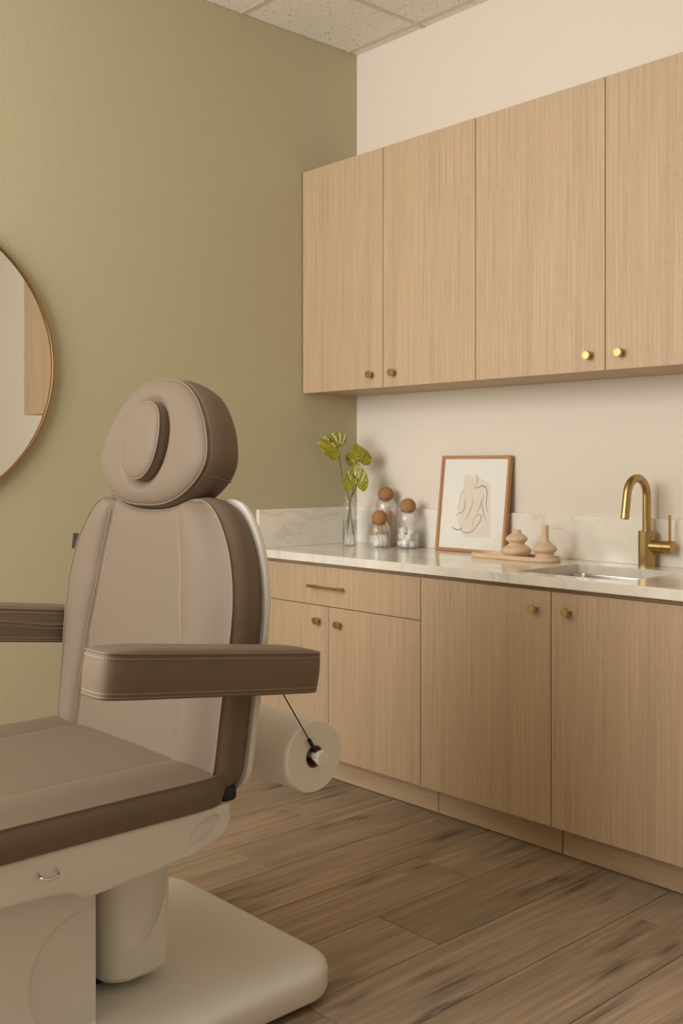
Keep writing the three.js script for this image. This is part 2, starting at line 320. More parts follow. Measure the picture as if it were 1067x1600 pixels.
function carcass(x0, x1, zf, top = 0.864) {
  const t = 0.018, y0 = 0.115;
  return merge([box(x0, y0, 0.002, x0 + t, top, zf, 0.0005), box(x1 - t, y0, 0.002, x1, top, zf, 0.0005), box(x0 + t, y0, 0.002, x1 - t, y0 + t, zf, 0.0005), box(x0 + t, y0 + t, 0.002, x1 - t, top, 0.02, 0.0005),
    box(x0, top - 0.05, zf - 0.02, x1, 0.88, zf - 0.002, 0.0005), box(x0 + 0.02, 0.0, 0.06, x0 + 0.06, y0, 0.46, 0.0005), box(x1 - 0.06, 0.0, 0.06, x1 - 0.02, y0, 0.46, 0.0005)]);
}
const ZD = 0.568, DT = 0.866, DB = 0.114;
function toe(x0, x1, label) { single('plinth', box(x0 + 0.001, 0.004, 0.472, x1 - 0.001, 0.116, 0.49, 0.0006, x0 * 2.1, 0.2, true), M.oak, label, 'plinth', [0, 0, 0], 'oak plinth boards'); }
{
  const c = thing('base_cabinet', 'pale oak base cabinet with one drawer over two doors, beside the green wall', 'cabinet', [0, 0, 0], 'oak base cabinets');
  part(c, 'body', carcass(0.004, 0.9365, ZD - 0.0215), M.oak);
  const d = door(c, 0.004, 0.938, 0.7115, DT, ZD, null, 'drawer');
  const h = [rod(V3(0.348, 0.788, ZD + 0.03), V3(0.54, 0.788, ZD + 0.03), 0.0048, 16)];
  for (const x of [0.362, 0.526]) { h.push(rod(V3(x, 0.788, ZD), V3(x, 0.788, ZD + 0.03), 0.0042, 12)); h.push(rod(V3(x - 0.016, 0.788, ZD + 0.03), V3(x + 0.016, 0.788, ZD + 0.03), 0.0062, 20)); }
  part(d, 'bar_handle', merge(h.map(g => g.toNonIndexed())), M.knob, 'slim brass bar handle');
  door(c, 0.004, 0.4385, DB, 0.7085, ZD, [0.384, 0.65]); door(c, 0.4385, 0.938, DB, 0.7085, ZD, [0.508, 0.647]);
  toe(0.004, 0.954, 'oak plinth board under the drawer cabinet, beside the green wall');
  const s = thing('base_cabinet', 'wide pale oak sink base cabinet with two tall doors below the sink', 'cabinet', [0, 0, 0], 'oak base cabinets');
  part(s, 'body', carcass(0.9385, 2.0805, ZD - 0.0215), M.oak);
  door(s, 0.938, 1.51, DB, DT, ZD, [1.45, 0.808]); door(s, 1.51, 2.082, DB, DT, ZD, [1.578, 0.808]);
  toe(0.955, 1.4975, 'short oak plinth board under the left sink cabinet door'); toe(1.5005, 2.098, 'oak plinth board under the right sink cabinet door');
  const e = thing('base_cabinet', 'pale oak base cabinet right of the sink cabinet, last of the run', 'cabinet', [0, 0, 0], 'oak base cabinets');
  part(e, 'body', carcass(2.0825, 2.768, ZD - 0.0215), M.oak);
  door(e, 2.082, 2.4255, DB, DT, ZD, [2.376, 0.808]); door(e, 2.4255, 2.77, DB, DT, ZD, [2.475, 0.808]);
  toe(2.0985, 2.77, 'last oak plinth board, at the far right end of the run');
}
const CT = 0.915, SX0 = 1.32, SX1 = 1.745, SZ0 = 0.148, SZ1 = 0.515;
{
  const s = new THREE.Shape(); s.moveTo(0.0015, -0.0015); s.lineTo(0.0015, -0.5895); s.lineTo(2.79, -0.5895); s.lineTo(2.79, -0.0015); s.closePath();
  const h = new THREE.Path(), r = 0.018, P = [[SX0, SZ0], [SX1, SZ0], [SX1, SZ1], [SX0, SZ1]].map(([x, z]) => [x, -z]);
  h.moveTo(P[0][0] + r, P[0][1]); h.lineTo(P[1][0] - r, P[1][1]); h.quadraticCurveTo(P[1][0], P[1][1], P[1][0], P[1][1] - r); h.lineTo(P[2][0], P[2][1] + r); h.quadraticCurveTo(P[2][0], P[2][1], P[2][0] - r, P[2][1]);
  h.lineTo(P[3][0] + r, P[3][1]); h.quadraticCurveTo(P[3][0], P[3][1], P[3][0], P[3][1] + r); h.lineTo(P[0][0], P[0][1] - r); h.quadraticCurveTo(P[0][0], P[0][1], P[0][0] + r, P[0][1]);
  s.holes.push(h);
  const g = new THREE.ExtrudeGeometry(s, { depth: 0.030, bevelEnabled: true, bevelThickness: 0.0015, bevelSize: 0.0015, bevelSegments: 2, curveSegments: 6 });
  g.rotateX(-Math.PI / 2); g.translate(0, 0.8835, 0);
  single('worktop', metreUV(g, 0.1, 0.35, true), M.marble, 'pale veined quartz worktop along the back wall', 'worktop');
  single('backsplash', box(0.0212, CT + 0.0003, 0.0005, 2.79, 1.081, 0.02, 0.0012, 0.4, 0.1), M.marble, 'low veined quartz backsplash strip along the cream wall', 'backsplash');
  single('backsplash', box(0.0005, CT + 0.0003, 0.0005, 0.0205, 1.081, 0.588, 0.0012, 0.77, 0.6), M.marble, 'short veined quartz side splash against the green wall', 'backsplash');
}
{
  const cx = (SX0 + SX1) / 2, cz = (SZ0 + SZ1) / 2, hx = (SX1 - SX0) / 2 + 0.004, hz = (SZ1 - SZ0) / 2 + 0.004;
  const ring = (d, r, y) => rrect(hx + d, hz + d, r, y, cx, cz);
  const s = thing('sink', 'undermounted stainless steel sink basin sunk in the worktop', 'sink');
  const inner = [ring(0.02, 0.05, 0.8805), ring(0.02, 0.05, 0.8815), ring(0, 0.035, 0.8815), ring(-0.001, 0.035, 0.876), ring(-0.004, 0.036, 0.74), ring(-0.008, 0.04, 0.715), ring(-0.022, 0.045, 0.702), ring(-0.05, 0.05, 0.699)];
  const outer = [ring(0.02, 0.05, 0.8805), ring(0.004, 0.04, 0.8795), ring(0.0, 0.04, 0.73), ring(-0.02, 0.05, 0.696), ring(-0.05, 0.05, 0.695)];
  part(s, 'basin', merge([loft(inner.slice().map(r => r), false, true), loft(outer.reverse(), true, false)]), M.steel);
  const dr = part(s, 'drain', lathe([[0, 0.001], [0.028, 0.001], [0.034, 0.002], [0.042, 0.002], [0.043, 0], [0, 0]], 30), M.chrome); dr.position.set(cx, 0.6995, cz - 0.05);
}
{
  const f = thing('faucet', 'brushed brass gooseneck faucet with side lever behind the sink', 'faucet', [1.546, CT, 0.062]);
  part(f, 'body', lathe([[0, 0.0003], [0.029, 0.0003], [0.029, 0.1245], [0.0283, 0.1255], [0, 0.1255]], 48), M.brass);
  const R = 0.062, top = 0.325 - 0.0145 - R, pts = [V3(0, 0.12, 0), V3(0, 0.16, 0), V3(0, top, 0)];
  const path = new THREE.CurvePath();
  path.add(new THREE.LineCurve3(V3(0, 0.12, 0), V3(0, top, 0)));
  const arc = []; for (let i = 0; i <= 24; i++) { const t = Math.PI * (1 - i / 24 * 0.965); arc.push(V3(0, top + R * Math.sin(t), R + R * Math.cos(t))); }
  path.add(new THREE.CatmullRomCurve3(arc));
  const e = arc.at(-1), dir = e.clone().sub(arc.at(-2)).normalize(), tip = e.clone().addScaledVector(dir, 0.062);
  path.add(new THREE.LineCurve3(e, tip));
  part(f, 'spout', new THREE.TubeGeometry(path, 120, 0.0143, 28, false), M.brass);
  const t2 = tip.clone().addScaledVector(dir, 0.022);
  part(f, 'aerator', merge([rod(tip.clone().addScaledVector(dir, 0.0008), t2, 0.0146, 28).toNonIndexed(), rod(tip.clone().addScaledVector(dir, -0.02), tip, 0.013, 20).toNonIndexed()]), M.brass);
  part(f, 'aerator_mesh', rod(t2, t2.clone().addScaledVector(dir, 0.001), 0.0115, 24), M.black);
  const hy = 0.073, hc = part(f, 'handle_hub', merge([rod(V3(0.01, hy, 0), V3(0.069, hy, 0), 0.0222, 40).toNonIndexed(), rod(V3(0.0702, hy, 0), V3(0.102, hy, 0), 0.0222, 40).toNonIndexed(), rod(V3(0.06, hy, 0), V3(0.08, hy, 0), 0.0212, 30).toNonIndexed()]), M.brass);
  part(hc, 'lever', lathe([[0, hy], [0.0047, hy], [0.0047, 0.1835], [0.0042, 0.184], [0, 0.184]], 20), M.brass).position.x = 0.089;
}

// ---------------------------------------------------------------- wall mirror
{
  const m = thing('round_mirror', 'large round mirror in a thin copper rim on the green wall', 'mirror', [0, 1.627, 2.042]);
  const rim = lathe([[0.499, 0.001], [0.511, 0.001], [0.511, 0.0265], [0.5095, 0.028], [0.5055, 0.028], [0.5045, 0.027], [0.5045, 0.014], [0.499, 0.014], [0.499, 0.001]], 160); rim.rotateZ(-Math.PI / 2);
  part(m, 'rim', rim, M.copper);
  const gl = new THREE.CylinderGeometry(0.504, 0.504, 0.005, 128); gl.rotateZ(-Math.PI / 2); gl.translate(0.0175, 0, 0);
  part(m, 'mirror_glass', gl, M.mirror);
}

// ---------------------------------------------------------------- treatment chair (local origin on the floor under the seat, facing +z)
const CX = 1.31;
const chair = thing('treatment_chair', 'taupe leather reclining treatment chair on a white lift base', 'chair', [CX, 0, 0]);
const TILT = -6.5 * Math.PI / 180, BY = 0.56, BZ = 1.955 + 0.11394 * (0.95 - BY);
const onBack = m => { m.position.set(0, BY, BZ); m.rotation.x = TILT; return m; };
const sym = half => [...half, ...half.slice().reverse().filter(([x]) => x > 1e-4).map(([x, y]) => [-x, y])];
const loop3 = (O, w, d = 0) => O.map(([a, b]) => V3(a, b, w));
function interp(tab, y) { for (let i = 0; i + 1 < tab.length; i++) if (y <= tab[i + 1][0] || i + 2 === tab.length) { const t = clamp((y - tab[i][0]) / (tab[i + 1][0] - tab[i][0])); return lerp(tab[i][1], tab[i + 1][1], t * t * (3 - 2 * t) * 0.5 + t * 0.5); } }
{
  // backrest
  const half = [[0, -0.014], [0.15, -0.014], [0.27, -0.012], [0.325, 0.0], [0.352, 0.032], [0.359, 0.085], [0.361, 0.15], [0.366, 0.24], [0.372, 0.34], [0.37, 0.41], [0.358, 0.47], [0.337, 0.525], [0.31, 0.568], [0.277, 0.605], [0.238, 0.629], [0.195, 0.635], [0.158, 0.628], [0.125, 0.618], [0.08, 0.609], [0, 0.604]];
  const xeT = half.filter(([x]) => x > 0.2).map(([x, y]) => [y, x]).sort((a, b) => a[0] - b[0]);
  const xsT = [[0.0, 0.226], [0.1, 0.224], [0.29, 0.21], [0.44, 0.184], [0.63, 0.146]];
  const xs = y => interp(xsT, y), xe = y => { for (let i = 0; i + 1 < xeT.length; i++) if (y <= xeT[i + 1][0]) return lerp(xeT[i][1], xeT[i + 1][1], clamp((y - xeT[i][0]) / (xeT[i + 1][0] - xeT[i][0]))); return 0.2; };
  const wBack = (x, y, s) => {
    const a = Math.abs(x), b = xs(y), e = Math.max(xe(y), b + 0.05), ed = Math.sqrt(Math.max(0, 1 - Math.pow(s, 14)));
    const panel = 0.012 + 0.006 * (1 - (a / b) * (a / b)), t = clamp((a - b) / (e - b));
    const bol = 0.012 + 0.028 * Math.pow(Math.sin(Math.PI * Math.pow(t, 0.7)), 1.1) - 0.012 * t * t;
    const gr = 0.004 * Math.exp(-Math.pow((a - b) / 0.009, 2));
    return ((a < b ? panel : bol) - gr) * ed;
  };
  const { geo, O } = cushion(sym(half), [0, 0.3], wBack, 0.082, 0.012, 300, 100);
  const back = onBack(part(chair, 'backrest', geo, M.leather));
  part(back, 'piping', tube(loop3(O, 0.0005), 0.0024, 400, 8, true), M.piping);
  const rows = [];
  for (const sx of [-1, 1]) for (const d of [0.006, -0.007]) { if (sx > 0 && d > 0) continue; const p = []; for (let y = 0.02; y <= 0.605; y += 0.02) { const x = xs(y) + d; p.push(V3(sx * x, y, wBack(x, y, 0.5) + 0.0005)); } rows.push(stitches(p, 0.0058, 0.0036)); }
  rows.push(stitches(O.filter((q, i) => q[0] > 0.2).map(([a, b]) => V3(a + 0.006 * Math.sign(a) * 0.5, b, -0.011)), 0.0065, 0.0042));
  rows.push(stitches(O.filter((q, i) => q[0] < -0.2).map(([a, b]) => V3(a - 0.003, b, -0.011)), 0.0065, 0.0042));
  const st = part(back, 'stitching', mergeGeometries(rows), M.thread); st.userData.kind = 'stuff';
  // white shell behind
  const so = resample(sym(half.map(([x, y]) => [x * 1.018, lerp(0.3, y, y > 0.3 ? 1.03 : 1.005)])), 220);
  const shellOut = so.map(([a, b]) => [a, b]);
  const shell = cushion(shellOut, [0, 0.3], (x, y, s) => 0.004 * (1 - Math.pow(s, 20)), 0.014, 0.001, 220, 10).geo; shell.translate(0, 0, -0.0875);
  onBack(part(chair, 'back_shell', shell, M.plastic, 'white plastic back shell'));
  // tag on the left edge
  onBack(part(chair, 'sewn_tag', box(-0.418, 0.487, -0.028, -0.352, 0.53, -0.0235, 0.001), M.black, 'small dark sewn tag'));
  // hinge at the foot of the back
  const hg = []; for (const sx of [-1, 1]) hg.push(box(sx * 0.336 - 0.014, 0.527, 1.922, sx * 0.336 + 0.014, 0.565, 1.962, 0.012));
  part(chair, 'hinge', hg[0], M.black); part(chair, 'hinge', hg[1], M.black);
}
{
  // headrest
  const half = [[0, 0.612], [0.08, 0.616], [0.145, 0.634], [0.19, 0.66], [0.221, 0.69], [0.235, 0.72], [0.234, 0.748], [0.215, 0.80], [0.188, 0.84], [0.157, 0.873], [0.118, 0.9], [0.072, 0.917], [0, 0.924]];
  const HW = 0.012, hy = 0.758;
  const nod = new THREE.Matrix4().makeTranslation(0, 0.765, HW - 0.002).multiply(new THREE.Matrix4().makeRotationX(-0.06)).multiply(new THREE.Matrix4().makeTranslation(0, -0.76, -HW));   // the headrest leans back a little further than the back
  const inHole = (x, y) => Math.hypot(x / 0.093, (y - hy - 0.005) / 0.104);
  const wHead = (x, y, s) => { const q = inHole(x, y); return 0.026 * Math.pow(Math.max(0, 1 - Math.pow(s, 5)), 0.6) - 0.018 * (1 - sst(0.86, 1.22, q)); };
  const { geo, O } = cushion(sym(half), [0, 0.76], wHead, 0.092, 0.01, 180, 56);
  geo.translate(0, 0, HW); geo.applyMatrix4(nod);
  const head = onBack(part(chair, 'headrest', geo, M.leather));
  part(head, 'piping', tube(loop3(O, HW + 0.0005), 0.0024, 300, 8, true).applyMatrix4(nod), M.piping);
  part(head, 'side_seam', tube([V3(0.2205, 0.69, HW - 0.002), V3(0.2265, 0.688, HW - 0.03), V3(0.228, 0.686, HW - 0.06), V3(0.2195, 0.685, HW - 0.09)], 0.0022, 20, 6).applyMatrix4(nod), M.piping);
  const st = part(head, 'stitching', stitches(O.filter(q => q[1] > 0.66).map(([a, b]) => { const l = Math.hypot(a, b - 0.76); return V3(a * (1 + 0.003 / l), 0.76 + (b - 0.76) * (1 + 0.003 / l), HW - 0.011); }).filter(p => p.x > 0), 0.0065, 0.0042).applyMatrix4(nod), M.thread); st.userData.kind = 'stuff';
  const ph = [[0, -0.092], [0.036, -0.085], [0.064, -0.058], [0.078, -0.01], [0.076, 0.04], [0.06, 0.078], [0.032, 0.096], [0, 0.1]];
  const pad = cushion(sym(ph), [0, 0], (x, y, s) => 0.014 * Math.pow(Math.max(0, 1 - Math.pow(s, 4)), 0.6), 0.04, 0.003, 120, 24);
  pad.geo.translate(0, hy + 0.003, HW + 0.037); pad.geo.applyMatrix4(nod);
  const plug = onBack(part(chair, 'face_hole_cushion', pad.geo, M.leather));
  part(plug, 'piping', tube(pad.O.map(([a, b]) => V3(a, b + hy + 0.003, HW + 0.0375)), 0.0022, 160, 8, true).applyMatrix4(nod), M.piping);
  for (const x of [-0.08, 0.08]) onBack(part(chair, 'headrest_post', box(x - 0.01, 0.5, -0.05, x + 0.01, 0.7, -0.035, 0.004), M.chrome));
}
{
  // seat, then the leg rest in front of it: pads lying flat, a -> x, b -> -z, w -> y
  const flat = (g, y) => { g.rotateX(-Math.PI / 2); g.translate(0, y, 0); return g; };
  const xs = 0.222;
  function flatPad(name, z0, z1, hw, y, thick) {
    const b0 = -z1, b1 = -z0, half = [[0, b0], [hw * 0.6, b0], [hw - 0.05, b0 + 0.003], [hw - 0.013, b0 + 0.018], [hw, b0 + 0.06], [hw, lerp(b0, b1, 0.35)], [hw, lerp(b0, b1, 0.7)], [hw, b1 - 0.075], [hw - 0.012, b1 - 0.028], [hw - 0.05, b1 - 0.004], [hw * 0.6, b1], [0, b1]];
    const w = (x, b, s) => {
      const a = Math.abs(x), t = clamp((a - xs) / (hw - xs)), ed = Math.sqrt(Math.max(0, 1 - Math.pow(s, 16)));
      const panel = 0.010 + 0.006 * (1 - (a / xs) * (a / xs)), bol = 0.010 + 0.016 * Math.pow(Math.sin(Math.PI * Math.pow(t, 0.85)), 1.15) - 0.008 * t;
      return ((a < xs ? panel : bol) - 0.003 * Math.exp(-Math.pow((a - xs) / 0.009, 2))) * ed;
    };
    const { geo, O } = cushion(sym(half), [0, (b0 + b1) / 2], w, thick, 0.008, 220, 56);
    const p = part(chair, name, flat(geo, y), M.leather);
    part(p, 'piping', tube(O.map(([a, b]) => V3(a, y + 0.0005, -b)), 0.0024, 400, 8, true), M.piping);
    const rows = [];
    for (const sx of [-1, 1]) { const q = []; for (let b = b0 + 0.03; b <= b1 - 0.01; b += 0.02) q.push(V3(sx * (xs - 0.006), y + w(xs - 0.006, b, 0.5) + 0.0004, -b)); rows.push(stitches(q, 0.0058, 0.0036)); }
    rows.push(stitches(O.filter(q => q[0] > hw - 0.06).map(([a, b]) => V3(a + 0.0025, y - 0.011, -b)), 0.0065, 0.0042));
    const st = part(p, 'stitching', mergeGeometries(rows), M.thread); st.userData.kind = 'stuff';
  }
  flatPad('seat', 1.944, 2.632, 0.366, 0.597, 0.066);
  flatPad('leg_rest', 2.642, 3.12, 0.35, 0.597, 0.066);
  // white pan under the seat
  const ev = new Evaluator(); ev.useGroups = false; ev.attributes = ['position', 'normal', 'uv'];
  const prof = [[1.956, 0.522], [2.6, 0.522], [2.6, 0.45], [2.46, 0.452], [2.39, 0.449], [2.34, 0.444], [2.318, 0.436], [2.30, 0.424], [2.28, 0.424], [2.2, 0.43], [2.045, 0.444], [1.99, 0.458], [1.962, 0.475], [1.954, 0.495]];
  const sh = new THREE.Shape(prof.map(([z, y]) => new THREE.Vector2(-z, y)));
  let pan = new THREE.ExtrudeGeometry(sh, { depth: 0.688, bevelEnabled: true, bevelThickness: 0.013, bevelSize: 0.009, bevelSegments: 4 });
  pan.translate(0, 0, -0.344); pan.rotateY(Math.PI / 2);      // shape x (-z) -> ... depth -> x
  const pb = new Brush(pan); pb.updateMatrixWorld();
  const el = new THREE.SphereGeometry(1, 32, 20); const db = new Brush(el); db.scale.set(0.03, 0.024, 0.048); db.rotation.x = 0.45; db.position.set(0.367, 0.487, 2.018); db.updateMatrixWorld();
  const cut = ev.evaluate(pb, db, SUBTRACTION);
  part(chair, 'seat_pan', toCreasedNormals(cut.geometry, 0.6), M.plastic, 'white moulded pan under the seat');
  part(chair, 'leg_rest_pan', box(-0.335, 0.47, 2.65, 0.335, 0.53, 3.1, 0.012), M.plastic);
  part(chair, 'side_hook', tube([V3(0.352, 0.497, 2.367), V3(0.37, 0.490, 2.367), V3(0.3775, 0.487, 2.372), V3(0.3775, 0.487, 2.398), V3(0.37, 0.490, 2.403), V3(0.352, 0.497, 2.403)], 0.0034, 60, 10), M.chrome, 'small chrome hook on the seat pan');
  // lift housing and column cover
  const hb = new Brush(loft([rrect(0.262, 0.258, 0.03, 0.085, 0, 2.48), rrect(0.27, 0.262, 0.03, 0.1, 0, 2.48), rrect(0.27, 0.262, 0.03, 0.40, 0, 2.48), rrect(0.266, 0.258, 0.03, 0.412, 0, 2.48), rrect(0.25, 0.245, 0.03, 0.418, 0, 2.48)])); hb.updateMatrixWorld();
  const fr = new THREE.CylinderGeometry(0.155, 0.118, 0.036, 64); fr.rotateZ(-Math.PI / 2); const fb = new Brush(fr); fb.position.set(0.27, 0.225, 2.245); fb.updateMatrixWorld();
  part(chair, 'lift_housing', toCreasedNormals(ev.evaluate(hb, fb, SUBTRACTION).geometry, 0.5), M.plastic, 'white lift housing with a round recess');
  const col2 = loft([rrect(0.175, 0.065, 0.05, 0.126, 0, 2.075), rrect(0.192, 0.078, 0.05, 0.131, 0, 2.075), rrect(0.2, 0.085, 0.05, 0.143, 0, 2.075), rrect(0.204, 0.088, 0.05, 0.3, 0, 2.075), rrect(0.204, 0.088, 0.05, 0.44, 0, 2.075)]);
  const cb = new Brush(col2); cb.updateMatrixWorld();
  const eb = new Brush(new THREE.SphereGeometry(1, 40, 28)); eb.scale.set(0.034, 0.17, 0.062); eb.rotation.x = -0.22; eb.position.set(0.21, 0.36, 2.063); eb.updateMatrixWorld();
  part(chair, 'column_cover', toCreasedNormals(ev.evaluate(cb, eb, SUBTRACTION).geometry, 0.6), M.plastic, 'white moulded cover of the lift column');
  part(chair, 'lift_arm', box(-0.12, 0.1, 2.06, 0.12, 0.45, 2.18, 0.01), M.rubber);
  // floor base
  const bz = 2.285, hz = 0.66, hx = 0.377, ring = (d, y, r = 0.1) => rrect(hx - d, hz - d, Math.max(0.03, r - d * 0.6), y, 0, bz, 12);
  part(chair, 'base', loft([ring(0.014, 0.016), ring(0.004, 0.02), ring(0, 0.03), ring(0, 0.066), ring(0.003, 0.078), ring(0.011, 0.087), ring(0.024, 0.0915), ring(0.045, 0.094), ring(0.14, 0.106), ring(0.2, 0.108)]), M.plastic, 'low white floor base');
  for (const [x, z] of [[0.3, 1.72], [-0.3, 1.72], [0.3, 2.86], [-0.3, 2.86]]) part(chair, 'foot', new THREE.CylinderGeometry(0.025, 0.025, 0.017, 20).translate(x, 0.0085, z), M.rubber);
}
{
  // armrests, tilted with the back
  const L = 0.55, hw = 0.049, T = 0.086, half = [[0, -L / 2], [0.026, -L / 2 + 0.001], [0.042, -L / 2 + 0.01], [hw, -L / 2 + 0.035], [hw + 0.001, -0.1], [hw, 0.1], [hw - 0.004, L / 2 - 0.06], [hw - 0.007, L / 2 - 0.022], [hw - 0.018, L / 2 - 0.004], [0.018, L / 2], [0, L / 2]];
  const w = (x, b, s) => 0.011 * Math.pow(Math.max(0, 1 - Math.pow(s, 6)), 0.6) * (0.75 + 0.25 * Math.abs(x / hw < 0 ? 1 : 1));
  const { geo, O } = cushion(sym(half), [0, 0], w, T, 0.004, 180, 24);
  geo.rotateX(-Math.PI / 2);
  const pipeTop = tube(O.map(([a, b]) => V3(a, 0.0005, -b)), 0.0022, 300, 8, true), pipeLow = tube(O.map(([a, b]) => V3(a * 0.99, -T + 0.004, -b * 0.998)), 0.002, 300, 8, true);
  const stG = mergeGeometries([stitches(O.concat([O[0]]).map(([a, b]) => V3(a + Math.sign(a) * 0.0022, -0.0085, -b * 1.003)), 0.0065, 0.0042), stitches(O.concat([O[0]]).map(([a, b]) => V3(a + Math.sign(a) * 0.0006, -T + 0.012, -b)), 0.0065, 0.0042)]);
  const tilt = -6.8 * Math.PI / 180;
  for (const sx of [1, -1]) {
    const g = sx > 0 ? geo : geo.clone();
    const arm = part(chair, 'armrest', g, M.leather); arm.position.set(sx * 0.443, 0.888, 2.06); arm.rotation.x = tilt;
    part(arm, 'piping', pipeTop, M.piping); part(arm, 'piping', pipeLow, M.piping);
    const st = part(arm, 'stitching', stG, M.thread); st.userData.kind = 'stuff';
    const q = []; for (let z = -L / 2 + 0.05; z <= L / 2 - 0.05; z += 0.04) q.push(V3(-sx * (hw + 0.002), -0.036 + 0.003 * Math.sin(z * 22), z));
    part(arm, 'zip_seam', merge([tube(q, 0.0035, 60, 8), tube(q.map(p => V3(p.x - sx * 0.0005, p.y - 0.011, p.z)), 0.0025, 60, 8)]), M.piping);
    part(chair, 'arm_bracket', box(sx > 0 ? 0.33 : -0.44, 0.775, 1.845, sx > 0 ? 0.44 : -0.33, 0.815, 1.885, 0.008), M.plastic);
  }
}
{
  // paper roll held behind the back
  const ry = 0.590, rz = 1.716, xe = 0.37, r = 0.0835, c = 0.025;
  part(chair, 'roll_axle', rod(V3(-0.40, ry + 0.002, rz), V3(xe + 0.02, ry + 0.002, rz), 0.007, 14), M.whiteKnob);
  const kb = []; kb.push(rod(V3(xe + 0.002, ry + 0.002, rz), V3(xe + 0.016, ry + 0.002, rz), 0.011, 24).toNonIndexed());
  const star = new THREE.Shape(); for (let i = 0; i <= 96; i++) { const t = i / 96 * Math.PI * 2, q = 0.0145 + 0.0012 * Math.cos(9 * t); i ? star.lineTo(q * Math.cos(t), q * Math.sin(t)) : star.moveTo(q, 0); }
  const sg = new THREE.ExtrudeGeometry(star, { depth: 0.012, bevelEnabled: true, bevelSize: 0.0015, bevelThickness: 0.0015, bevelSegments: 2 }); sg.rotateY(Math.PI / 2); sg.translate(xe + 0.0175, ry + 0.002, rz); kb.push(sg);
  part(chair, 'roll_knob', merge(kb), M.whiteKnob, 'white fluted knob of the roll holder');
  const a = V3(xe + 0.008, ry + 0.012, rz + 0.002), b = V3(0.385, 0.80, 1.853);
  const m1 = a.clone().lerp(b, 0.16);
  for (const sx of [1, -1]) {
    const f = p => V3(sx * p.x, p.y, p.z);
    const cb = part(chair, 'roll_cable', rod(f(m1), f(b), 0.0016, 8), M.black, 'thin wire holding the paper roll');
    part(cb, 'cable_sleeve', tube([f(a), f(a.clone().lerp(b, 0.06)), f(a.clone().lerp(b, 0.17))], 0.0046, 16, 10), M.black);
  }
  const roll = thing('paper_roll', 'white paper roll hanging behind the backrest of the treatment chair', 'paper roll', [CX, ry, rz]);
  const g = lathe([[c + 0.0015, -xe], [r - 0.002, -xe], [r, -xe + 0.003], [r, xe - 0.003], [r - 0.002, xe], [c + 0.0015, xe], [c + 0.0015, -xe]], 72); g.rotateZ(-Math.PI / 2);
  part(roll, 'paper', g, M.paper);
  const k = lathe([[c - 0.0015, -xe + 0.001], [c + 0.0014, -xe + 0.001], [c + 0.0014, xe - 0.001], [c - 0.0015, xe - 0.001], [c - 0.0015, -xe + 0.001]], 40); k.rotateZ(-Math.PI / 2);
  part(roll, 'core', k, M.card, 'brown cardboard core');
}

